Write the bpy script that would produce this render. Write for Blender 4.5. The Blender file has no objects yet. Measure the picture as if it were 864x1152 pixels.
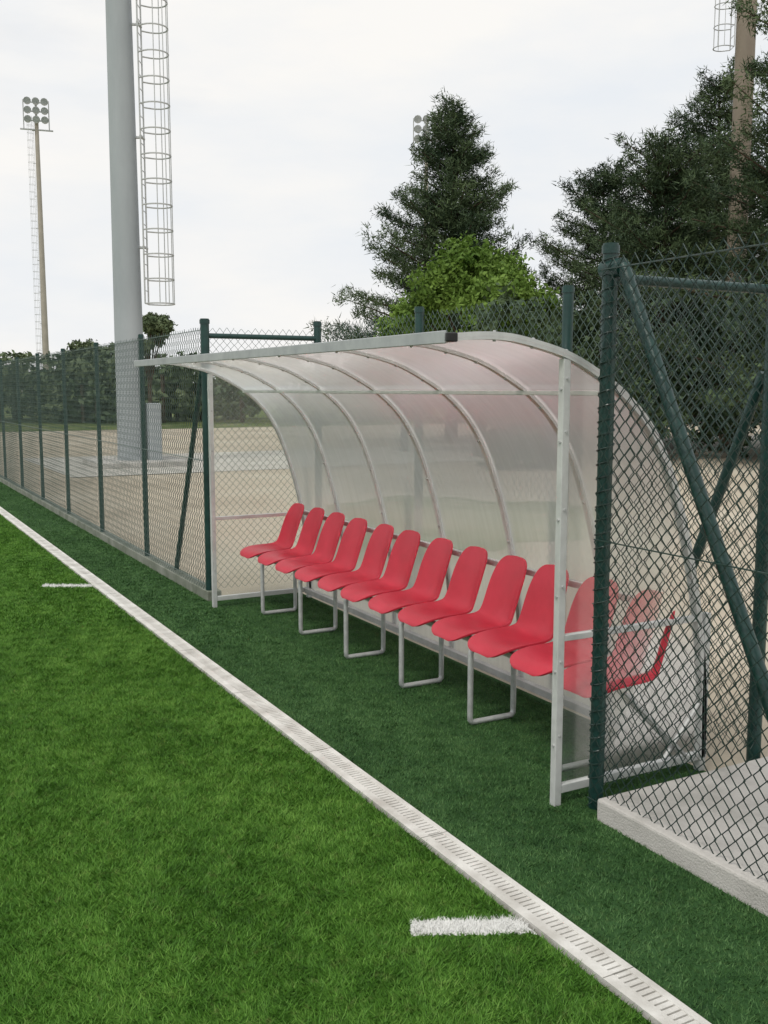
import bpy, math, random
import numpy as np
from mathutils import Vector
random.seed(3)
sc = bpy.context.scene
COL = sc.collection

# ------------------------------------------------------------------ helpers
def nmat(name):
    m = bpy.data.materials.new(name); m.use_nodes = True
    nt = m.node_tree
    for n in list(nt.nodes): nt.nodes.remove(n)
    out = nt.nodes.new('ShaderNodeOutputMaterial')
    return m, nt, out
def N(nt, t, **kw):
    n = nt.nodes.new(t)
    for k, v in kw.items(): setattr(n, k, v)
    return n
def ramp(nt, stops):
    r = nt.nodes.new('ShaderNodeValToRGB')
    el = r.color_ramp.elements
    while len(el) < len(stops): el.new(0.5)
    for e, (p, c) in zip(el, stops):
        e.position = p; e.color = (*c, 1) if len(c) == 3 else c
    return r
def mixc(nt, a, b, fac, mode='MIX'):
    m = nt.nodes.new('ShaderNodeMix'); m.data_type = 'RGBA'; m.blend_type = mode
    for s, v in ((6, a), (7, b), (0, fac)):
        if hasattr(v, 'is_output'): nt.links.new(v, m.inputs[s])
        elif s == 0: m.inputs[0].default_value = v
        else: m.inputs[s].default_value = (*v, 1)
    return m.outputs[2]
def noise(nt, scale, detail=4, rough=.55, vec=None):
    n = nt.nodes.new('ShaderNodeTexNoise')
    n.inputs['Scale'].default_value = scale; n.inputs['Detail'].default_value = detail
    n.inputs['Roughness'].default_value = rough
    if vec is not None: nt.links.new(vec, n.inputs['Vector'])
    return n
def pos(nt): return nt.nodes.new('ShaderNodeNewGeometry').outputs['Position']
def scaled(nt, vec, s):
    m = nt.nodes.new('ShaderNodeMapping'); m.inputs['Scale'].default_value = s
    nt.links.new(vec, m.inputs['Vector']); return m.outputs[0]

def surf(name, c1, c2, scale=8, rough=.6, metal=0, bump=0, bscale=60, spec=.4, c3=None, stretch=None):
    m, nt, out = nmat(name)
    p = pos(nt)
    if stretch: p = scaled(nt, p, stretch)
    n = noise(nt, scale, 6, .6, p)
    st = [(.3, c1), (.7, c2)] if c3 is None else [(.28, c1), (.5, c2), (.75, c3)]
    r = ramp(nt, st); nt.links.new(n.outputs['Fac'], r.inputs[0])
    b = N(nt, 'ShaderNodeBsdfPrincipled')
    nt.links.new(r.outputs[0], b.inputs['Base Color'])
    b.inputs['Metallic'].default_value = metal
    b.inputs['Specular IOR Level'].default_value = spec
    rr = nt.nodes.new('ShaderNodeMapRange'); rr.inputs[3].default_value = rough-.08; rr.inputs[4].default_value = rough+.1
    nt.links.new(n.outputs['Fac'], rr.inputs[0]); nt.links.new(rr.outputs[0], b.inputs['Roughness'])
    if bump:
        n2 = noise(nt, bscale, 4, .6, pos(nt))
        bp = N(nt, 'ShaderNodeBump'); bp.inputs['Strength'].default_value = bump; bp.inputs['Distance'].default_value = .01
        nt.links.new(n2.outputs['Fac'], bp.inputs['Height']); nt.links.new(bp.outputs[0], b.inputs['Normal'])
    nt.links.new(b.outputs[0], out.inputs[0])
    return m

def empty(name, loc=(0, 0, 0)):
    e = bpy.data.objects.new(name, None); e.location = loc; COL.objects.link(e); e.empty_display_size = .2
    return e
def link(ob, parent=None):
    COL.objects.link(ob)
    if parent: ob.parent = parent
    return ob

class MB:
    def __init__(s): s.v = []; s.f = []
    def box(s, a, b):
        i = len(s.v)
        x0, y0, z0 = a; x1, y1, z1 = b
        s.v += [(x0,y0,z0),(x1,y0,z0),(x1,y1,z0),(x0,y1,z0),(x0,y0,z1),(x1,y0,z1),(x1,y1,z1),(x0,y1,z1)]
        s.f += [tuple(i+k for k in q) for q in ((3,2,1,0),(4,5,6,7),(0,1,5,4),(1,2,6,5),(2,3,7,6),(3,0,4,7))]
    def sweep(s, pts, r, n=8, closed=False, r1=None, cap=True):
        P = [Vector(p) for p in pts]; K = len(P); i0 = len(s.v)
        t0 = (P[1]-P[0]).normalized()
        up = Vector((0, 0, 1)) if abs(t0.z) < .9 else Vector((1, 0, 0))
        u = t0.cross(up).normalized()
        for k in range(K):
            if closed: t = (P[(k+1) % K]-P[k-1]).normalized()
            elif k == 0: t = P[1]-P[0]
            elif k == K-1: t = P[-1]-P[-2]
            else: t = (P[k+1]-P[k]).normalized()+(P[k]-P[k-1]).normalized()
            t = t.normalized()
            u = (u - t*u.dot(t)).normalized(); w = t.cross(u)
            rr = r if r1 is None else r+(r1-r)*k/(K-1)
            for j in range(n):
                a = 2*math.pi*(j+.5)/n
                s.v.append(tuple(P[k]+u*math.cos(a)*rr+w*math.sin(a)*rr))
        for k in range(K if closed else K-1):
            a = i0+k*n; b = i0+((k+1) % K)*n
            for j in range(n):
                s.f.append((a+j, a+(j+1) % n, b+(j+1) % n, b+j))
        if not closed and cap:
            s.f.append(tuple(i0+j for j in range(n))[::-1]); s.f.append(tuple(i0+(K-1)*n+j for j in range(n)))
    def prof(s, pts2, y0, y1, th):
        i0 = len(s.v); K = len(pts2)
        for k in range(K):
            a = Vector(pts2[max(k-1, 0)]); b = Vector(pts2[min(k+1, K-1)]); t = (b-a).normalized()
            nrm = Vector((-t.y, t.x))
            x, z = pts2[k]
            for (yy, o) in ((y0, 0), (y1, 0), (y1, -th), (y0, -th)):
                s.v.append((x+nrm.x*o, yy, z+nrm.y*o))
        for k in range(K-1):
            a = i0+4*k; b = a+4
            for j in range(4): s.f.append((a+j, b+j, b+(j+1) % 4, a+(j+1) % 4))
        s.f.append((i0, i0+1, i0+2, i0+3)); e = i0+4*(K-1); s.f.append((e+3, e+2, e+1, e))
    def build(s, name, mat, parent=None, smooth=False, bevel=0):
        me = bpy.data.meshes.new(name); me.from_pydata(s.v, [], s.f); me.update()
        if smooth:
            me.polygons.foreach_set('use_smooth', [True]*len(me.polygons))
            try: me.set_sharp_from_angle(angle=math.radians(50))
            except Exception: pass
        me.materials.append(mat)
        ob = bpy.data.objects.new(name, me); link(ob, parent)
        if bevel:
            b = ob.modifiers.new('b', 'BEVEL'); b.width = bevel; b.segments = 2; b.limit_method = 'ANGLE'
        return ob

def np_mesh(name, verts, k, mat, tone=None, faces=None):
    me = bpy.data.meshes.new(name)
    verts = np.asarray(verts, dtype=np.float32).reshape(-1, 3)
    nv = len(verts)
    idx = np.arange(nv, dtype=np.int32) if faces is None else np.asarray(faces, dtype=np.int32).ravel()
    nf = len(idx)//k
    me.vertices.add(nv); me.vertices.foreach_set('co', verts.ravel())
    me.loops.add(len(idx)); me.loops.foreach_set('vertex_index', idx)
    me.polygons.add(nf); me.polygons.foreach_set('loop_start', np.arange(nf, dtype=np.int32)*k)
    me.polygons.foreach_set('loop_total', np.full(nf, k, dtype=np.int32))
    me.update(calc_edges=True)
    if tone is not None:
        at = me.attributes.new('tone', 'FLOAT', 'FACE'); at.data.foreach_set('value', np.asarray(tone, dtype=np.float32))
    me.materials.append(mat)
    return me

# ------------------------------------------------------------------ materials
steel = surf('galvanised_steel', (.44,.45,.45), (.60,.61,.60), 25, .42, .35, spec=.5)
alu = surf('aluminium', (.54,.55,.54), (.70,.71,.70), 12, .38, .2, spec=.5)
alu_gutter = surf('aluminium_gutter', (.36,.38,.39), (.50,.52,.52), 10, .4, .3, spec=.5)
poleM = surf('grey_mast', (.33,.36,.38), (.42,.45,.47), 1.5, .6, 0, .1, 30, stretch=(1,1,.25))
tanM = surf('tan_mast', (.22,.18,.14), (.32,.27,.21), 1.5, .7, 0, .1, 30, stretch=(1,1,.25))
thinM = surf('mast_thin', (.34,.31,.26), (.44,.40,.34), 1.5, .6)
greenP = surf('green_paint', (.007,.034,.030), (.013,.056,.048), 14, .33, 0, .15, 90, spec=.5)
wireM = surf('green_wire', (.012,.030,.026), (.030,.060,.050), 20, .35, spec=.55)
wireL = surf('green_wire_weathered', (.07,.115,.10), (.13,.18,.16), 6, .4, spec=.5)
blackM = surf('black_plastic', (.012,.012,.013), (.03,.03,.03), 20, .4)
concM = surf('concrete', (.36,.35,.32), (.53,.51,.48), 3.5, .85, 0, .6, 120, .2, c3=(.62,.60,.56))
kerbM = surf('kerb_concrete', (.14,.16,.12), (.30,.31,.27), 5, .9, 0, .5, 90, .2)
drainM = surf('drain_grate', (.50,.48,.44), (.80,.79,.75), 7, .7, 0, .3, 150, .3)
darkM = surf('drain_dark', (.16,.155,.14), (.26,.25,.22), 9, .9)
gravelM = surf('gravel', (.36,.31,.24), (.48,.42,.33), .35, .95, 0, .9, 45, .15, c3=(.56,.51,.42))
barkM = surf('bark', (.05,.035,.025), (.11,.08,.06), 8, .95, 0, .5, 40, .1)
lampG = surf('lamp_glass', (.35,.38,.4), (.6,.63,.65), 8, .15, 0, spec=.6)
redM = surf('red_plastic', (.54,.022,.045), (.64,.038,.07), 5, .40, 0, .12, 350, spec=.45)
meadowM = surf('meadow', (.06,.10,.025), (.12,.16,.05), .6, .95, 0, .5, 20, .1, c3=(.24,.22,.13))
weedM = surf('weedy_grass', (.06,.12,.03), (.13,.18,.06), 1.2, .95, 0, .8, 25, .1, c3=(.36,.32,.22))

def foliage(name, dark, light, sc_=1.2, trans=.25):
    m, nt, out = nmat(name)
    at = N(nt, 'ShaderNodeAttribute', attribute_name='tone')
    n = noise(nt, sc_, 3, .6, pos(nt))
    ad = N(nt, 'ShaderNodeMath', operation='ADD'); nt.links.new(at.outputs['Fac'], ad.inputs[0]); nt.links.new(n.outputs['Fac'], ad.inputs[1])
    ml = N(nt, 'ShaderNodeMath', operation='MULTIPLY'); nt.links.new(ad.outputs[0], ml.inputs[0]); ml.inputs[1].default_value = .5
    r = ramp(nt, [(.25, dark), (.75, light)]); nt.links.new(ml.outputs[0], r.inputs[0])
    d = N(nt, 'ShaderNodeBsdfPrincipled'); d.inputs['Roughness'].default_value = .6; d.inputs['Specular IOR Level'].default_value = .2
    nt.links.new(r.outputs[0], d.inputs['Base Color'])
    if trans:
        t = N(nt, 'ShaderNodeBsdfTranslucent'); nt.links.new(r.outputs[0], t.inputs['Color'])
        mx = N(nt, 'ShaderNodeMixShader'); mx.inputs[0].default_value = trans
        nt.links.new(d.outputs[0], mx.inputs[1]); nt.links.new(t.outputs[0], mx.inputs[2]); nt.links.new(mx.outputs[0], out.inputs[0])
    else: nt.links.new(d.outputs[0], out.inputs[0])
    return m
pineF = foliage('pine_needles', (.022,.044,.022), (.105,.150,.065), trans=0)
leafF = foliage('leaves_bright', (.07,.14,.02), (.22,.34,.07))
farF = foliage('leaves_far', (.06,.095,.045), (.17,.21,.11), .3, trans=0)  # leaf colours lightened: distance haze is painted into them

TICKS = [((1.635, 2.41), (.325, -.16), .41, .085), ((1.60, 8.54), (.36, -.23), .44, .10)]
def turf(name, dark, mid, light, blades, ticks=True):
    m, nt, out = nmat(name)
    p = pos(nt)
    n1 = noise(nt, 1.5, 5, .6, scaled(nt, p, (1.6, .8, 1))); n2 = noise(nt, 38, 3, .7, p); n3 = noise(nt, 8, 5, .7, p)
    def cont(n, lo, hi):
        q = N(nt, 'ShaderNodeMapRange'); nt.links.new(n.outputs['Fac'], q.inputs[0]); q.inputs[1].default_value = lo; q.inputs[2].default_value = hi; return q.outputs[0]
    f = N(nt, 'ShaderNodeMath', operation='MULTIPLY_ADD'); nt.links.new(cont(n1, .30, .70), f.inputs[0]); f.inputs[1].default_value = .30
    g = N(nt, 'ShaderNodeMath', operation='MULTIPLY_ADD'); nt.links.new(cont(n3, .30, .70), g.inputs[0]); g.inputs[1].default_value = .34
    if blades:
        at = N(nt, 'ShaderNodeAttribute', attribute_name='tone'); src = at.outputs['Fac']
    else: src = n2.outputs['Fac']
    h = N(nt, 'ShaderNodeMath', operation='MULTIPLY'); nt.links.new(src, h.inputs[0]); h.inputs[1].default_value = .40
    nt.links.new(h.outputs[0], g.inputs[2]); nt.links.new(g.outputs[0], f.inputs[2])
    r = ramp(nt, [(.20, dark), (.52, mid), (.90, light)]); nt.links.new(f.outputs[0], r.inputs[0])
    colr = r.outputs[0]
    n5 = noise(nt, 22, 6, .8, p)
    rp = ramp(nt, [(.55, (0,0,0)), (.68, (1,1,1))]); nt.links.new(n5.outputs['Fac'], rp.inputs[0])
    mm = N(nt, 'ShaderNodeMath', operation='MULTIPLY'); nt.links.new(rp.outputs[0], mm.inputs[0]); mm.inputs[1].default_value = .5 if ticks else .3
    colr = mixc(nt, colr, (.22,.26,.085) if ticks else (.13,.18,.06), mm.outputs[0])
    if ticks:
        wob = noise(nt, 60, 2, .5, p)
        for (c, d, L, W) in TICKS:
            l = math.hypot(*d); d = (d[0]/l, d[1]/l)
            sub = N(nt, 'ShaderNodeVectorMath', operation='SUBTRACT'); nt.links.new(p, sub.inputs[0]); sub.inputs[1].default_value = (c[0], c[1], 0)
            fs = []
            for vec, half in (((d[0], d[1], 0), L/2), ((-d[1], d[0], 0), W/2)):
                dp = N(nt, 'ShaderNodeVectorMath', operation='DOT_PRODUCT'); nt.links.new(sub.outputs[0], dp.inputs[0]); dp.inputs[1].default_value = vec
                ab = N(nt, 'ShaderNodeMath', operation='ABSOLUTE'); nt.links.new(dp.outputs['Value'], ab.inputs[0])
                ma = N(nt, 'ShaderNodeMath', operation='MULTIPLY_ADD'); nt.links.new(wob.outputs['Fac'], ma.inputs[0]); ma.inputs[1].default_value = .05; nt.links.new(ab.outputs[0], ma.inputs[2])
                lt = N(nt, 'ShaderNodeMath', operation='LESS_THAN'); nt.links.new(ma.outputs[0], lt.inputs[0]); lt.inputs[1].default_value = half+.025
                fs.append(lt.outputs[0])
            mu = N(nt, 'ShaderNodeMath', operation='MULTIPLY'); nt.links.new(fs[0], mu.inputs[0]); nt.links.new(fs[1], mu.inputs[1])
            colr = mixc(nt, colr, (.80,.80,.78), mu.outputs[0])
    b = N(nt, 'ShaderNodeBsdfPrincipled'); nt.links.new(colr, b.inputs['Base Color'])
    b.inputs['Roughness'].default_value = .5 if blades else .85; b.inputs['Specular IOR Level'].default_value = .15
    if not blades:
        bp = N(nt, 'ShaderNodeBump'); bp.inputs['Strength'].default_value = .8; bp.inputs['Distance'].default_value = .02
        nt.links.new(n2.outputs['Fac'], bp.inputs['Height']); nt.links.new(bp.outputs[0], b.inputs['Normal'])
    nt.links.new(b.outputs[0], out.inputs[0])
    return m
turfS = turf('turf_sheet', (.022,.065,.008), (.050,.130,.016), (.09,.19,.03), False)
turfB = turf('turf_blades', (.036,.105,.012), (.085,.215,.027), (.19,.36,.065), True)
stripS = turf('strip_sheet', (.014,.046,.014), (.032,.085,.025), (.05,.12,.04), False, False)
stripB = turf('strip_blades', (.028,.075,.022), (.058,.138,.040), (.12,.23,.08), True, False)

def polycarb(name, transp, pink_view):
    m, nt, out = nmat(name)
    p = pos(nt)
    st = noise(nt, 1, 5, .7, scaled(nt, p, (3, 22, 1.2)))
    big = noise(nt, 1.3, 3, .5, p)
    colr = mixc(nt, (.86,.89,.86), (.95,.97,.96), st.outputs['Fac'])
    if pink_view:
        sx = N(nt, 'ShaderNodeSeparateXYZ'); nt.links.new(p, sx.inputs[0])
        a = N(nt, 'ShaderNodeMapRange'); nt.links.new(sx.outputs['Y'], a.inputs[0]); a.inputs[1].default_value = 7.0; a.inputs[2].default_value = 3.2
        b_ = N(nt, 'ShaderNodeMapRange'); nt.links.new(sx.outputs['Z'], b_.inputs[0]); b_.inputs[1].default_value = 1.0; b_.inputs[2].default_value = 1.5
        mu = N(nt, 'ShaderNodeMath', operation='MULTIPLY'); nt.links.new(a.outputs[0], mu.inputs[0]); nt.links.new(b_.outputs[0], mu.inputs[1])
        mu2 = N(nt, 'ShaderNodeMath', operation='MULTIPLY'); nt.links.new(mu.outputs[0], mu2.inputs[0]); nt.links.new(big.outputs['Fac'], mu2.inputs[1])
        colr = mixc(nt, colr, (.95,.66,.67), mu2.outputs[0])  # reddish blur seen through the sheet, painted into its own colour
    tr = N(nt, 'ShaderNodeBsdfTransparent'); nt.links.new(colr, tr.inputs[0])
    rf = N(nt, 'ShaderNodeBsdfRefraction'); rf.inputs['IOR'].default_value = 1.10; rf.inputs['Roughness'].default_value = .42; nt.links.new(colr, rf.inputs[0])
    tl = N(nt, 'ShaderNodeBsdfTranslucent'); nt.links.new(colr, tl.inputs[0])
    df = N(nt, 'ShaderNodeBsdfDiffuse'); nt.links.new(colr, df.inputs[0])
    gl = N(nt, 'ShaderNodeBsdfGlossy'); gl.inputs['Roughness'].default_value = .2; gl.inputs[0].default_value = (1,1,1,1)
    def mix(a, b, f):
        x = N(nt, 'ShaderNodeMixShader')
        if hasattr(f, 'is_output'): nt.links.new(f, x.inputs[0])
        else: x.inputs[0].default_value = f
        nt.links.new(a, x.inputs[1]); nt.links.new(b, x.inputs[2]); return x.outputs[0]
    milky = mix(tl.outputs[0], df.outputs[0], .18)
    a = mix(rf.outputs[0], milky, .55)
    dirt = N(nt, 'ShaderNodeMapRange'); nt.links.new(st.outputs['Fac'], dirt.inputs[0]); dirt.inputs[1].default_value = .25; dirt.inputs[2].default_value = .75
    dirt.inputs[3].default_value = min(1, transp+.05); dirt.inputs[4].default_value = transp-.05
    b = mix(a, tr.outputs[0], dirt.outputs[0])
    fr = N(nt, 'ShaderNodeFresnel'); fr.inputs[0].default_value = 1.4
    c = mix(b, gl.outputs[0], fr.outputs[0])
    nt.links.new(c, out.inputs[0]); return m
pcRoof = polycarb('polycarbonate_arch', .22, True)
pcEnd = polycarb('polycarbonate_end', .80, False)

# ------------------------------------------------------------------ world / sun / camera
w = bpy.data.worlds.new('World'); sc.world = w; w.use_nodes = True
nt = w.node_tree
for n in list(nt.nodes): nt.nodes.remove(n)
wo = nt.nodes.new('ShaderNodeOutputWorld'); bg = nt.nodes.new('ShaderNodeBackground'); bg.inputs[1].default_value = .115
sky = nt.nodes.new('ShaderNodeTexSky'); sky.sky_type = 'NISHITA'; sky.sun_disc = False
sd = Vector((-.55, -.35, .95)).normalized()
sky.sun_elevation = math.asin(sd.z); sky.sun_rotation = math.atan2(sd.x, sd.y)
tc = nt.nodes.new('ShaderNodeTexCoord')
v = scaled(nt, tc.outputs['Generated'], (1, 1, 3.2))
c1 = noise(nt, 1.6, 7, .55, v); c2 = noise(nt, 2.6, 6, .55, v)
cc = ramp(nt, [(.34, (7.2,7.5,7.85)), (.62, (8.4,8.25,8.0))]); nt.links.new(c2.outputs['Fac'], cc.inputs[0])
fr_ = ramp(nt, [(.36, (.80,.80,.80)), (.54, (1,1,1))]); nt.links.new(c1.outputs['Fac'], fr_.inputs[0])
skc = mixc(nt, sky.outputs[0], cc.outputs[0], fr_.outputs[0])
nt.links.new(skc, bg.inputs[0]); nt.links.new(bg.outputs[0], wo.inputs[0])

sun = bpy.data.lights.new('sun', 'SUN'); sun.energy = 1.5; sun.angle = math.radians(12); sun.color = (1, .96, .88)
so = bpy.data.objects.new('sun', sun); so.rotation_euler = (-sd).to_track_quat('-Z', 'Y').to_euler(); link(so)

cam = bpy.data.cameras.new('camera'); cam.sensor_fit = 'VERTICAL'; cam.sensor_height = 36; cam.lens = 35; cam.clip_end = 2000; cam.clip_start = .05
co = bpy.data.objects.new('camera', cam); co.location = (0, 0, 1.65)
co.rotation_euler = (math.radians(90-7.02), 0, math.radians(-28.5)); link(co); sc.camera = co
sc.view_settings.view_transform = 'Standard'; sc.view_settings.look = 'None'; sc.view_settings.exposure = 0

# ------------------------------------------------------------------ ground
def sheet(name, x0, x1, y0, y1, z, mat, parent=None):
    b = MB(); b.v = [(x0,y0,z),(x1,y0,z),(x1,y1,z),(x0,y1,z)]; b.f = [(0,1,2,3)]
    return b.build(name, mat, parent)
def blob_sheet(name, cx, cy, rx, ry, ang, z, mat, seed):
    rg = random.Random(seed); b = MB(); n = 60; ph = [rg.uniform(0, 6.28) for _ in range(4)]
    for k in range(n):
        a = 2*math.pi*k/n; q = 1+.12*math.sin(3*a+ph[0])+.08*math.sin(5*a+ph[1])+.05*math.sin(11*a+ph[2])+.03*math.sin(17*a+ph[3])
        u, v_ = rx*q*math.cos(a), ry*q*math.sin(a)
        b.v.append((cx+u*math.cos(ang)-v_*math.sin(ang), cy+u*math.sin(ang)+v_*math.cos(ang), z))
    b.f = [tuple(range(n))]; return b.build(name, mat)
def at(px, depth):
    """ground position for a bearing (tangent) and distance in metres from the pitch-side viewpoint"""
    return (.477*depth+.879*px*depth, .879*depth-.477*px*depth)
sheet('ground', -900, 900, -900, 900, -.03, gravelM)
sheet('pitch', -70, 1.775, -30, 62, 0, turfS)
sheet('side_turf_strip', 1.905, 3.22, -6, 7.46, 0, stripS)
sheet('side_turf_strip', 1.905, 2.485, 7.46, 62, 0, stripS)
sheet('far_meadow', -80, 120, 42, 180, -.022, meadowM)
x, y = at(.075, 13.0); blob_sheet('grass_patch', x, y, 1.9, 2.6, -.5, -.024, weedM, 1)
sheet('path', 3.8, 30, 19.5, 25.5, -.018, surf('pale_paving', (.44,.42,.38), (.57,.55,.50), 1.2, .9, 0, .4, 60, .2))

# turf blades ------------------------------------------------------
rng = np.random.default_rng(5)
def blades(n, sx, sy, h0, h1, wd, lean=.6):
    x = rng.uniform(0, sx, n); y = rng.uniform(0, sy, n)
    a = rng.uniform(0, 2*np.pi, n); h = rng.uniform(h0, h1, n)
    k = 2*np.pi/.5
    fld = 1.3*np.sin(k*2*x+1.3*np.sin(k*y))+1.3*np.sin(k*3*y+1.1*np.sin(k*2*x+.6))+.8*np.sin(k*7*x+k*5*y)
    h = h*(1+.12*np.sin(k*5*x+2*np.sin(k*3*y))*np.sin(k*4*y+1.5*np.sin(k*3*x)))
    l = rng.uniform(.25, lean, n)*h*1.3; la = fld+rng.normal(0, 1.3, n)
    V = np.zeros((n, 3, 3))
    V[:, 0, 0] = x+np.cos(a)*wd; V[:, 0, 1] = y+np.sin(a)*wd
    V[:, 1, 0] = x-np.cos(a)*wd; V[:, 1, 1] = y-np.sin(a)*wd
    V[:, 2, 0] = x+np.cos(la)*l; V[:, 2, 1] = y+np.sin(la)*l; V[:, 2, 2] = h
    return V
T = .5
tiles = []
for k in range(5):
    V = blades(9000, T, T, .008, .020, .0019, 1.1)
    V[:, :, :2] -= T/2
    tiles.append(np_mesh('turf_tile', V, 3, turfB, rng.uniform(0, 1, len(V))))
far_tiles = []
for k in range(3):
    V = blades(4000, T, T, .010, .020, .0035, 1.0); V[:, :, :2] -= T/2
    far_tiles.append(np_mesh('turf_tile_far', V, 3, turfB, rng.uniform(0, 1, len(V))))
tp = empty('artificial_turf')
for ix in range(7):
    for iy in range(36):
        cx = 1.775-T/2-ix*T; cy = .75+iy*T
        me = random.choice(tiles if cy < 7 else far_tiles)
        o = bpy.data.objects.new('turf_tuft_patch', me); o.location = (cx, cy, 0)
        o.rotation_euler = (0, 0, random.randrange(4)*math.pi/2)
        link(o, tp)
parts = []
for (x0, x1, y0, y1, dens) in ((1.9,2.50,.5,6,18000),(1.9,2.49,6,12,9000),(1.9,2.49,12,20,5000),(2.5,3.19,2.95,7.4,11000),(2.40,2.475,1.0,2.9,3000)):
    n = int((x1-x0)*(y1-y0)*dens)
    V = blades(n, x1-x0, y1-y0, .006, .015, .0020 if y0 < 6 else .0035, 1.0); V[:, :, 0] += x0; V[:, :, 1] += y0
    parts.append(V)
V = np.concatenate(parts)
link(bpy.data.objects.new('side_turf_blades', np_mesh('side_turf_blades', V, 3, stripB, rng.uniform(0, 1, len(V)))))

# drain channel ----------------------------------------------------
dp = empty('drainage_channel')
b = MB()
b.box((1.785, -4, -.02), (1.822, 62, .012)); b.box((1.874, -4, -.02), (1.898, 62, .012))
y = -1.0
while y < 15:
    b.box((1.822, y, -.01), (1.874, y+.017, .010)); y += .0235
b.box((1.822, 15, -.01), (1.874, 62, .010))
b.build('grate', drainM, dp)
b = MB(); b.box((1.822, -4, -.025), (1.874, 15, .001)); b.build('channel', darkM, dp)
b = MB()
for k in range(14): b.box((1.7855, -1+k*1.0, .0121), (1.8975, -1+k*1.0+.003, .0126))
b.build('joints', darkM, dp)

# ------------------------------------------------------------------ fence
_cl = {}
def chain_mesh(width, height, r, mat, w=.058, h=.062):
    key = (round(width, 2), r, mat.name, w)
    if key in _cl: return _cl[key]
    nw = int(width/(w/2)); M = int(height/(h/2))
    n = 3
    j = np.arange(M+1); vs = []; fs = []
    ang = 2*np.pi*np.arange(n)/n
    rg = np.random.default_rng(9)
    for i in range(nw):
        x = (i+((j+i) % 2))*w/2*(width/(nw*w/2)); z = j*h/2+np.where(j == M, rg.uniform(-.004, .012), 0)
        jit = np.sin(i*1.7+j*.9)*.0014+np.sin(j*.31+i*.07)*.003
        yy = (r*.9 if i % 2 else -r*.9)+np.sin(i*.09+j*.05)*.004
        ring = np.zeros((M+1, n, 3))
        for k in range(n):
            ring[:, k, 0] = x+jit+np.cos(ang[k])*r
            ring[:, k, 1] = yy+np.sin(ang[k])*r
            ring[:, k, 2] = z
        base = i*(M+1)*n
        vs.append(ring.reshape(-1, 3))
        a = base+j[:-1, None]*n+np.arange(n)[None]; bq = base+j[:-1, None]*n+(np.arange(n)[None]+1) % n
        fs.append(np.stack([a, bq, bq+n, a+n], -1).reshape(-1, 4))
    me = np_mesh('chain_link_wire', np.concatenate(vs), 4, mat, None, np.concatenate(fs))
    _cl[key] = me; return me
def bay(parent, p0, p1, r, mat, z0=.07, top=2.13, w=.058):
    d = Vector((p1[0]-p0[0], p1[1]-p0[1])); L = d.length
    o = bpy.data.objects.new('chain_link_mesh', chain_mesh(L, top-z0, r, mat, w)); o.location = (p0[0], p0[1], z0)
    o.rotation_euler = (0, 0, math.atan2(d.y, d.x)); link(o, parent)
def cappost(b, x, y, r, h, z0=0):
    b.sweep([(x,y,z0),(x,y,h-.02),(x,y,h-.019),(x,y,h),(x,y,h+.008)], r, 14)
    b.sweep([(x,y,h-.03),(x,y,h)], r*1.15, 14)
FZ = 2.18
fe = empty('chain_link_fence')
Ys = [7.47+1.85*k for k in range(31)]
b = MB()
cappost(b, 2.49, Ys[0], .034, FZ)
for y in Ys[1:]: cappost(b, 2.49, y, .024, FZ-.03)
b.sweep([(2.52, 7.52, 2.06), (2.52, 8.50, .03)], .022, 10)
b.build('posts', greenP, fe, True)
for k in range(30): bay(fe, (2.455, Ys[k]), (2.455, Ys[k+1]), .0022, wireL)
b = MB()
for z in (.12, 1.1, 2.1): b.sweep([(2.452, Ys[0], z), (2.452, Ys[-1], z)], .0028, 5)
b.build('tension_wires', wireL, fe)
b = MB(); b.box((2.445, 7.40, -.02), (2.56, 63, .075)); b.build('kerb', kerbM, fe, False, .006)
fr = empty('chain_link_fence')
XB = 3.44
b = MB()
for y in (7.47, 5.84, 4.28, 2.93): cappost(b, XB, y, .03, FZ+.01)
b.sweep([(2.49, 7.47, 2.06), (XB, 7.47, 2.06)], .02, 10)
b.sweep([(2.55, 2.93, 2.06), (XB, 2.93, 2.06)], .020, 12)
b.sweep([(XB, 2.97, 1.72), (XB+.0, 3.66, .02)], .024, 10)
b.build('posts_and_rails', greenP, fr, True)
bay(fr, (2.50, 7.50), (XB, 7.50), .0022, wireL)
for a, c in ((7.47, 5.84), (5.84, 4.28), (4.28, 2.93)): bay(fr, (XB+.035, a), (XB+.035, c), .0022, wireL, .05, 2.16)
bay(fr, (2.56, 2.90), (XB, 2.90), .0022, wireM, .10, 2.10)
fn = empty('chain_link_fence')
b = MB()
XN = 2.55
for y in (2.93, 1.08, -.77, -2.62): cappost(b, XN, y, .029, FZ)
b.sweep([(XN, 2.86, 2.10), (XN, 1.82, .08)], .025, 14)
b.sweep([(XN, 2.96, 2.095), (XN, 2.86, 2.095)], .035, 14)
b.build('posts_and_brace', greenP, fn, True)
for a, c in ((2.93, 1.08), (1.08, -.77), (-.77, -2.62)): bay(fn, (XN-.040, a), (XN-.040, c), .0030, wireM, .015, 2.14)
b = MB()
pts = []
for k in range(0, 38*10):
    a = k/10*2*math.pi; pts.append((XN+.032*math.cos(a), 2.93+.032*math.sin(a), .10+k/10*.054))
b.sweep(pts, .003, 5)
for z in (.05, 1.08, 2.09): b.sweep([(XN-.044, 2.93, z), (XN-.044, -2.6, z)], .003, 5)
b.build('tie_wires', wireM, fn, True)
b = MB(); b.box((2.475, -4, -.03), (4.6, 2.84, .085))
b.build('concrete_slab', concM, None, False, .01)

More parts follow.
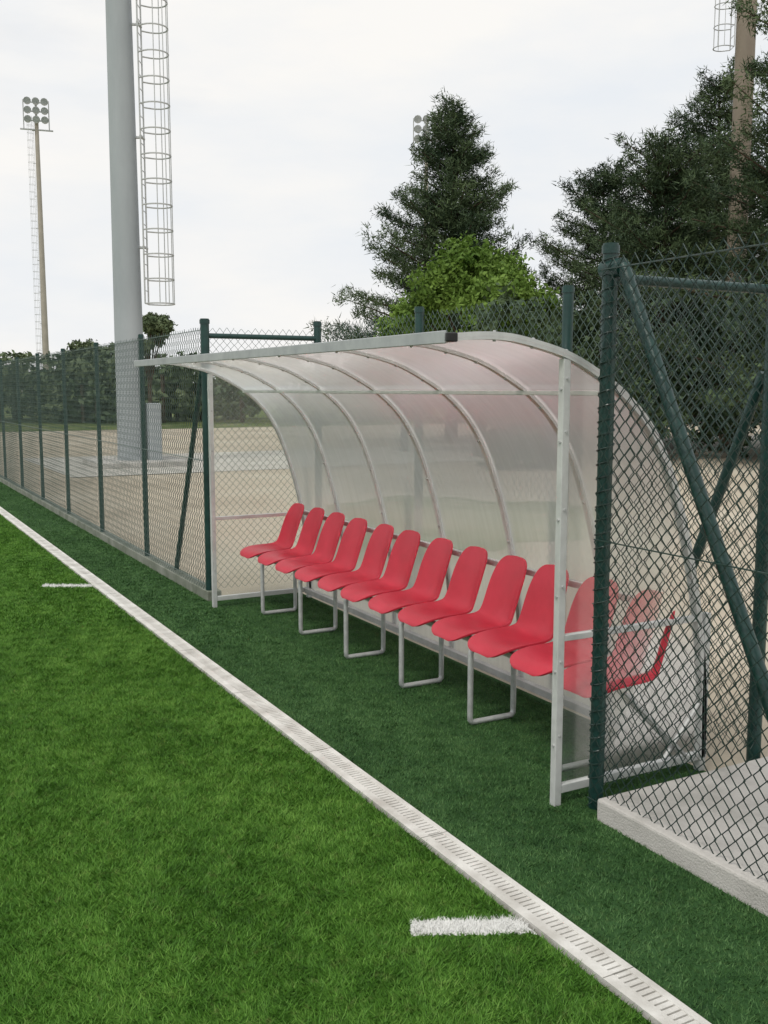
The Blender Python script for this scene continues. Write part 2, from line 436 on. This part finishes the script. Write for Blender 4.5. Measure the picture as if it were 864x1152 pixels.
# ------------------------------------------------------------------ shelter
sh = empty('team_shelter_dugout')
key = [(1.90,1.832),(2.03,1.842),(2.16,1.838),(2.30,1.812),(2.42,1.78),(2.54,1.728),(2.70,1.635),(2.84,1.51),(2.95,1.345),(3.04,1.13),(3.11,.90),(3.165,.65),(3.20,.38),(3.215,.06)]
def cr(pts, sub=4):
    out = []
    for i in range(len(pts)-1):
        p0 = Vector(pts[max(i-1,0)]); p1 = Vector(pts[i]); p2 = Vector(pts[i+1]); p3 = Vector(pts[min(i+2,len(pts)-1)])
        for s in range(sub):
            t = s/sub
            q = .5*((2*p1)+(-p0+p2)*t+(2*p0-5*p1+4*p2-p3)*t*t+(-p0+3*p1-3*p2+p3)*t**3)
            out.append((q.x, q.y))
    out.append(tuple(pts[-1])); return out
prof = cr(key)
Y0, Y1 = 3.0, 7.18
ribs = [Y0+.02, 3.62, 4.33, 5.04, 5.76, 6.48, Y1-.02]
b = MB()
for i, (x, z) in enumerate(prof): b.v += [(x, Y0, z), (x, Y1, z)]
b.f = [(2*i, 2*i+1, 2*i+3, 2*i+2) for i in range(len(prof)-1)]
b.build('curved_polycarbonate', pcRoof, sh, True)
b = MB()
for y in ribs:
    wd = .015 if y not in (ribs[0], ribs[-1]) else .018
    b.prof(prof, y-wd, y+wd, -.014); b.prof(prof, y-wd, y+wd, .014)
b.build('arch_ribs', alu, sh, True, 0)
b = MB()
for y in ribs:
    for k in range(6, len(prof)-2, 5):
        x, z = prof[k]; a = Vector(prof[k+1])-Vector(prof[k-1]); a.normalize(); nn = Vector((-a.y, a.x))
        for o in (-.020, .0142):
            b.sweep([(x+nn.x*o, y, z+nn.y*o), (x+nn.x*(o+.006), y, z+nn.y*(o+.006))], .006, 8)
b.build('rivets', steel, sh)
b = MB()
b.box((1.880, Y0+.0, 1.815), (1.912, Y1+.02, 1.848)); b.box((1.868, Y0+.0, 1.810), (1.8795, Y1+.02, 1.855))
b.build('front_beam', alu_gutter, sh, False, .003)
b = MB(); b.box((1.870, Y0-.02, 1.815), (1.914, Y0-.002, 1.848)); b.build('end_cap', blackM, sh, False, .005)
b = MB()
for y in (Y0+.02, Y1-.02):
    b.box((2.402, y-.016, .0), (2.436, y+.016, 1.765))
    b.box((3.19, y-.018, 0), (3.226, y+.018, .70))
    b.box((2.437, y-.014, .670), (3.16, y+.014, .695))
    b.box((2.437, y-.014, .05), (3.189, y+.014, .085))
def onprof(z):
    for i in range(len(prof)-1, 0, -1):
        if prof[i][1] <= z <= prof[i-1][1] and prof[i][0] > 2.2:
            t = (z-prof[i][1])/(prof[i-1][1]-prof[i][1]); return prof[i][0]+(prof[i-1][0]-prof[i][0])*t
    return 3.2
for z, t in ((1.635, .010), (.70, .016)):
    x = onprof(z)-.03; b.box((x-t, Y0+.045, z-t), (x+t, Y1-.045, z+t))
b.box((3.155, Y0+.045, .045), (3.195, Y1-.045, .085))
b.build('frame', alu, sh, False, .003)
b = MB()
for y in (Y0+.02, Y1-.02):
    for z in (.25, .55, .85, 1.15, 1.45, 1.65):
        b.sweep([(2.404, y-.003, z), (2.396, y-.003, z)], .0055, 8); b.sweep([(2.419, y-.014, z+.04), (2.419, y-.022, z+.04)], .0055, 8)
b.sweep([(3.0, Y0+.02, .09), (3.19, Y0+.02, .30)], .010, 6)
b.sweep([(2.75, Y0+.0, .42), (3.1, Y0+.0, .09)], .009, 6)
b.build('bolts_and_stays', steel, sh, True)
for y in (Y0+.02, Y1-.02):
    b = MB(); pl = [(2.43, .07)]+[(x, z) for x, z in prof if x > 2.43]
    pl[1:1] = [(2.43, 1.775)]
    b.v = [(x, y, z) for x, z in pl]; b.f = [tuple(range(len(pl)))]
    b.build('end_panel', pcEnd, sh)

# ------------------------------------------------------------------ chairs
rows = [ # dx, z, halfwidth, edge curl
 (.000,.398,.070,-.004),(.002,.406,.105,-.006),(.018,.424,.138,-.006),(.060,.438,.158,.000),(.13,.438,.167,.012),(.21,.428,.169,.024),(.285,.422,.163,.034),
 (.335,.432,.154,.042),(.366,.465,.147,.044),(.384,.52,.144,.040),(.400,.59,.144,.033),(.418,.66,.141,.025),(.436,.72,.130,.016),(.450,.758,.108,.010),(.457,.777,.075,.005),(.459,.782,.040,.004)]
mb = MB(); NC = 9
for i, (dx, z, hw, cu) in enumerate(rows):
    a = rows[max(i-1, 0)]; c = rows[min(i+1, len(rows)-1)]
    t = Vector((c[0]-a[0], c[1]-a[1])).normalized(); nn = Vector((-t.y, t.x))
    for j in range(NC):
        s = (j/(NC-1))*2-1
        o = cu*abs(s)**2.2
        mb.v.append((dx+nn.x*o, s*hw, z+nn.y*o))
for i in range(len(rows)-1):
    for j in range(NC-1):
        k = i*NC+j; mb.f.append((k, k+1, k+NC+1, k+NC))
ch = mb.build('red_plastic_chair', redM, None, True)
bpy.context.view_layer.objects.active = ch
for t_, kw in (('SUBSURF', dict(levels=2, render_levels=2)), ('SOLIDIFY', dict(thickness=.010, offset=-1)), ('BEVEL', dict(width=.003, segments=2))):
    md = ch.modifiers.new(t_, t_)
    for k, v_ in kw.items(): setattr(md, k, v_)
dg = bpy.context.evaluated_depsgraph_get()
cm = bpy.data.meshes.new_from_object(ch.evaluated_get(dg)); cm.name = 'red_plastic_chair'
cm.polygons.foreach_set('use_smooth', [True]*len(cm.polygons))
bpy.data.objects.remove(ch)
for k in range(12):
    o = bpy.data.objects.new('red_plastic_chair', cm)
    o.location = (2.610+random.uniform(-.006,.006), 7.00-.350*k, 0)
    o.rotation_euler = (0, random.uniform(-.012,.012), random.uniform(-.03,.03)); link(o)
bf = empty('bench_frame')
b = MB()
for k in range(6):
    y = 6.74-.69*k
    x0, x1 = 2.645, 2.905; r_ = .035; zt = .395
    def arc(cx, cz, a0, a1): return [(cx+r_*math.cos(math.radians(a0+(a1-a0)*i/5)), y, cz+r_*math.sin(math.radians(a0+(a1-a0)*i/5))) for i in range(6)]
    low = [(x0, y, .05), (x0, y, .028), (x0+.012, y, .015), (x0+.03, y, .014), (x1-.03, y, .014), (x1-.012, y, .015), (x1, y, .028), (x1, y, .05)]
    pts = arc(x0+r_, zt-r_, 90, 180)+low+arc(x1-r_, zt-r_-.01, 0, 90)
    b.sweep([(x1-.07, y, zt)]+pts, .0145, 10, False)
for x in (2.74, 2.88): b.box((x-.015, 3.08, .382), (x+.015, 7.10, .408))
b.build('legs_and_rails', steel, bf, True)
b = MB()
for k in range(12):
    y = 7.00-.350*k
    for x in (2.74, 2.88): b.sweep([(x, y, .408), (x, y, .424)], .012, 8)
b.build('seat_bolts', steel, bf)

# ------------------------------------------------------------------ floodlight masts
def mast(x, y, H, r0, r1, mat, ladder=None, lz0=3.5, head=True, hs=1.0, cage=.30, off=.72, lt=1.0):
    e = empty('floodlight_mast', (x, y, 0))
    b = MB(); b.sweep([(0,0,-.05)]+[(0,0,H*k/8) for k in range(1, 9)], r0, 28, r1=r1)
    b.build('shaft', mat, e, True)
    if ladder:
        b = MB(); dx, dy = ladder; px, py = -dy, dx
        for s in (-.16, .16):
            b.sweep([(dx*(off-cage)+px*s, dy*(off-cage)+py*s, lz0), (dx*(off-cage)+px*s, dy*(off-cage)+py*s, H)], .018*lt, 6)
        z = lz0
        while z < H:
            b.sweep([(dx*(off-cage)-px*.16, dy*(off-cage)-py*.16, z), (dx*(off-cage)+px*.16, dy*(off-cage)+py*.16, z)], .010*lt, 5); z += .28
        z = lz0
        ring = [(-cage, -.16)]+[(cage*math.cos(a), cage*math.sin(a)) for a in [math.radians(-120+240*i/14) for i in range(15)]]+[(-cage, .16)]
        while z < H:
            b.sweep([(dx*(off+u_)+px*v_, dy*(off+u_)+py*v_, z) for u_, v_ in ring], .017*lt, 5); z += .52
        for a in (-80, -40, 0, 40, 80):
            u_ = cage*math.cos(math.radians(a)); v_ = cage*math.sin(math.radians(a))
            b.sweep([(dx*(off+u_)+px*v_, dy*(off+u_)+py*v_, lz0), (dx*(off+u_)+px*v_, dy*(off+u_)+py*v_, H)], .011*lt, 5)
        z = lz0+1.2
        while z < H:
            b.sweep([(0, 0, z), (dx*(off-cage), dy*(off-cage), z)], .03*lt, 6)
            b.sweep([(dx*(off-cage)-px*.16, dy*(off-cage)-py*.16, z), (dx*(off-cage)+px*.16, dy*(off-cage)+py*.16, z)], .03*lt, 6); z += 2.3
        b.build('caged_ladder', steel, e)
    if head:
        b = MB(); g = MB()
        f = Vector((-x, -y-0)).normalized(); s = Vector((-f.y, f.x))
        W = 1.75*hs; Hh = 1.9*hs
        def P(u, v_, d): return (s.x*u+f.x*d, s.y*u+f.y*d, H+v_)
        for r in range(3):
            zz = (r-.5)*Hh/3*1.0
            b.sweep([P(-W/2, zz, .1), P(W/2, zz, .1)], .05*hs, 6)
            for c in range(3):
                u = (c-1)*W/3
                b.sweep([P(u, zz+.1, .12), P(u, zz-.02, .5*hs)], .12*hs, 10, r1=.27*hs)
                g.sweep([P(u, zz-.02, .5*hs), P(u, zz-.03, .52*hs)], .25*hs, 12)
        b.sweep([P(-W/2, -.9*hs, .1), P(-W/2, 1.1*hs, .1)], .04, 6); b.sweep([P(W/2, -.9*hs, .1), P(W/2, 1.1*hs, .1)], .04, 6)
        b.sweep([P(0, -1.1*hs, 0), P(0, 1.0*hs, .08)], .09, 8)
        b.sweep([P(-W*.65, -.95*hs, .05), P(W*.65, -.95*hs, .05)], .06, 6)
        b.build('lamp_rack', steel, e, True); g.build('lamp_glass', lampG, e)
    return e
R = (.879, -.477)
m = mast(5.64, 22.11, 24, .32, .19, poleM, R, 3.5, off=.72)
bb = MB(); bb.box((.29, -.42, -.05), (.56, -.08, 1.35)); bb.build('switch_box', poleM, m, False, .02)
bb = MB(); bb.box((-.9, -.9, -.03), (1.1, .9, .10)); bb.build('plinth', concM, m, False, .02)
mast(13.7, 78.1, 21.3, .25, .14, thinM, (-.879, .477), 3.0, cage=.2, off=.50, lt=.6)
mast(35.9, 60.1, 18.7, .22, .12, thinM, None)
x, y = at(.346, 27)
mast(x, y, 24, .26, .23, tanM, (-.879, .477), 10.4, head=False, cage=.24, off=.58, lt=.8)

# ------------------------------------------------------------------ trees
def unit(a): return a/np.linalg.norm(a, axis=-1, keepdims=True)
def pine_tree(x, y, H, Rr, seed, z0=.12, power=.75, needle=.24, step=(.24, .46)):
    rg = np.random.default_rng(seed); e = empty('pine_tree', (x, y, 0))
    b = MB(); b.sweep([(math.sin(k*1.3)*.06, math.cos(k*.9)*.06, H*k/8) for k in range(9)], H*.018+.03, 10, r1=.02)
    cl = []; cd = []; tn = []
    z = H*z0
    lobes = rg.uniform(.75, 1.15, 8)
    while z < H*.985:
        fr = (z-H*z0)/(H*(1-z0)); nb = int(rg.integers(4, 7)); a0 = rg.uniform(0, 6.28)
        wl = rg.uniform(.72, 1.15)
        for k in range(nb):
            az = a0+k*2*math.pi/nb+rg.uniform(-.35, .35)
            L = Rr*((1-fr)**power)*rg.uniform(.6, 1.15)*wl*lobes[int((az % 6.2831)/(2*math.pi)*8) % 8]+.16
            if rg.random() < .08: L *= 1.25
            el = rg.uniform(-.12, .20)+.40*fr
            d = np.array([math.cos(az), math.sin(az)]); lp = np.array([-d[1], d[0]])
            def P(s): return np.array([d[0]*s, d[1]*s, z+s*math.tan(el)+.13*s*s/L])
            if L > .5: b.sweep([tuple(P(0)), tuple(P(L*.5)), tuple(P(L*.95))], .015+L*.012, 5, r1=.008, cap=False)
            s = .12+L*.10; t0 = rg.uniform(.1, .95)
            while s < L:
                wspan = .34*L*(1-.72*s/L)+.08
                for q in range(3):
                    o = rg.uniform(-1, 1)*wspan
                    c = P(s); c[:2] += lp*o; c[2] += rg.uniform(-.12, .12)+abs(o)*.12
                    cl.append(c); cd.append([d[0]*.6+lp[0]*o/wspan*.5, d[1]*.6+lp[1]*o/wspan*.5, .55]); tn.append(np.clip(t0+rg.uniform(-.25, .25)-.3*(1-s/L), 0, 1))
                s += .20
        z += rg.uniform(*step)
    C = np.array(cl); D = np.array(cd); K = 24
    n = len(C)
    dirs = unit(np.repeat(D, K, 0)*.55+rg.normal(0, .75, (n*K, 3)))
    ln = rg.uniform(.35, 1.0, (n*K, 1))*needle
    base = np.repeat(C, K, 0)+rg.normal(0, .09, (n*K, 3))
    side = unit(np.cross(dirs, rg.normal(0, 1, (n*K, 3))))*rg.uniform(.011, .021, (n*K, 1))
    V = np.stack([base-side, base+side, base+dirs*ln], 1)
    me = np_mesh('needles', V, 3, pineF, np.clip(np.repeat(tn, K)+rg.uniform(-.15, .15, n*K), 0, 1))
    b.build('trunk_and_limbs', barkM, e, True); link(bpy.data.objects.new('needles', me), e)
def leaf_cloud(rg, lobes, per, size):
    vs = []; tn = []
    for (c, r, tone) in lobes:
        nc = max(6, int(per/28))
        dd = unit(rg.normal(0, 1, (nc, 3))); rad = rg.uniform(.45, 1.05, (nc, 1))
        cc_ = np.array(c)+dd*rad*np.array(r)
        K = 28
        P0 = np.repeat(cc_, K, 0)+rg.normal(0, 1, (nc*K, 3))*np.array(r)*.17
        nr = unit(np.repeat(dd, K, 0)*.5+rg.normal(0, .7, (nc*K, 3))+np.array([0, 0, .4]))
        u = unit(np.cross(nr, rg.normal(0, 1, (nc*K, 3)))); v_ = np.cross(nr, u)
        sz = rg.uniform(.6, 1.2, (nc*K, 1))*size
        V = np.stack([P0-u*sz, P0-v_*sz*.5, P0+u*sz, P0+v_*sz*.5], 1)
        vs.append(V); tn.append(np.clip(np.repeat(rg.uniform(-.3, .3, nc), K)+tone+rg.uniform(-.1, .1, nc*K), 0, 1))
    return np.concatenate(vs), np.concatenate(tn)
def leafy_tree(name, x, y, H, Rr, seed, mat, size=.07, per=1500, nl=16, zc=.62):
    rg = np.random.default_rng(seed); e = empty(name, (x, y, 0)); lobes = []
    b = MB(); b.sweep([(0,0,0),(.05,.02,H*.3),(0,.05,H*.6)], H*.025, 10, r1=H*.012)
    for k in range(nl):
        a = rg.uniform(0, 6.28); q = rg.uniform(.15, .72); zz = rg.uniform(-.8, .85)
        rr = Rr*q*math.sqrt(max(.1, 1-zz*zz))*1.25
        c = (math.cos(a)*rr, math.sin(a)*rr, H*zc+zz*H*(1-zc)*.85)
        s = Rr*rg.uniform(.22, .40); lobes.append((c, (s, s, s*.75), rg.uniform(.35, .75)))
        b.sweep([(0, .03, H*.25+H*.2*rg.random()), (c[0]*.5, c[1]*.5, c[2]*.72), c], H*.009+.01, 6, r1=.01, cap=False)
    V, tn = leaf_cloud(rg, lobes, per, size)
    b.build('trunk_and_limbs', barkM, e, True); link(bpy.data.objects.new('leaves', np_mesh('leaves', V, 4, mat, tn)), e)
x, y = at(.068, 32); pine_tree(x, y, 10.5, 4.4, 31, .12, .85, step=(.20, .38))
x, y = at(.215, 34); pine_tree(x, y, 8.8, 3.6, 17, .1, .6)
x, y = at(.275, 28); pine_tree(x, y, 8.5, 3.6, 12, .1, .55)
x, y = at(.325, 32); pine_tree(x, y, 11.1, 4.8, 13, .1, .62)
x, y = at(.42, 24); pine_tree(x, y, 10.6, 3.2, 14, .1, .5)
x, y = at(.095, 25); leafy_tree('young_broadleaf_tree', x, y, 5.5, 2.0, 21, leafF, .075, 1700, 18)
x, y = at(.02, 27); leafy_tree('young_broadleaf_tree', x, y, 4.4, 1.3, 22, leafF, .075, 900, 10)
x, y = at(-.234, 44); leafy_tree('small_tree', x, y, 5.3, 1.1, 23, farF, .09, 900, 14, .78)
x, y = at(-.30, 60); leafy_tree('small_tree', x, y, 5.0, 2.2, 24, farF, .13, 800, 12)

rg = np.random.default_rng(40); lobes = []; b = MB()
for k in range(210):
    az = math.radians(rg.uniform(-20, 85)); rad = rg.uniform(50, 62)
    dg_ = math.degrees(az)
    Ht = 3.5+rg.uniform(-.9, .8)
    if dg_ > 33: Ht += min(1, (dg_-33)/6)*rg.uniform(1.5, 4.5)
    cx, cy = math.sin(az)*rad, math.cos(az)*rad
    b.sweep([(cx, cy, 0), (cx, cy, Ht*.6)], .12, 5)
    for q in range(3):
        lobes.append(((cx+rg.uniform(-1.2, 1.2), cy+rg.uniform(-1.2, 1.2), Ht*(.25+.25*q)), (rg.uniform(1.0, 1.9), rg.uniform(1.0, 1.9), Ht*.22), rg.uniform(.2, .75)))
V, tn = leaf_cloud(rg, lobes, 170, .22)
dt = empty('distant_tree_line'); b.build('trunks', barkM, dt); link(bpy.data.objects.new('leaves', np_mesh('leaves', V, 4, farF, tn)), dt)
rg = np.random.default_rng(41); lobes = []
for k in range(52):
    s = rg.uniform(.12, .62); dep = rg.uniform(21, 29); cx, cy = at(s, dep)
    for q in range(2): lobes.append(((cx+rg.uniform(-.6,.6), cy+rg.uniform(-.6,.6), rg.uniform(.4, 3.4)), (rg.uniform(.6,1.1), rg.uniform(.6,1.1), rg.uniform(.5,.9)), rg.uniform(.1,.6)))
V, tn = leaf_cloud(rg, lobes, 420, .10)
link(bpy.data.objects.new('evergreen_hedge', np_mesh('evergreen_hedge', V, 4, pineF, tn)))
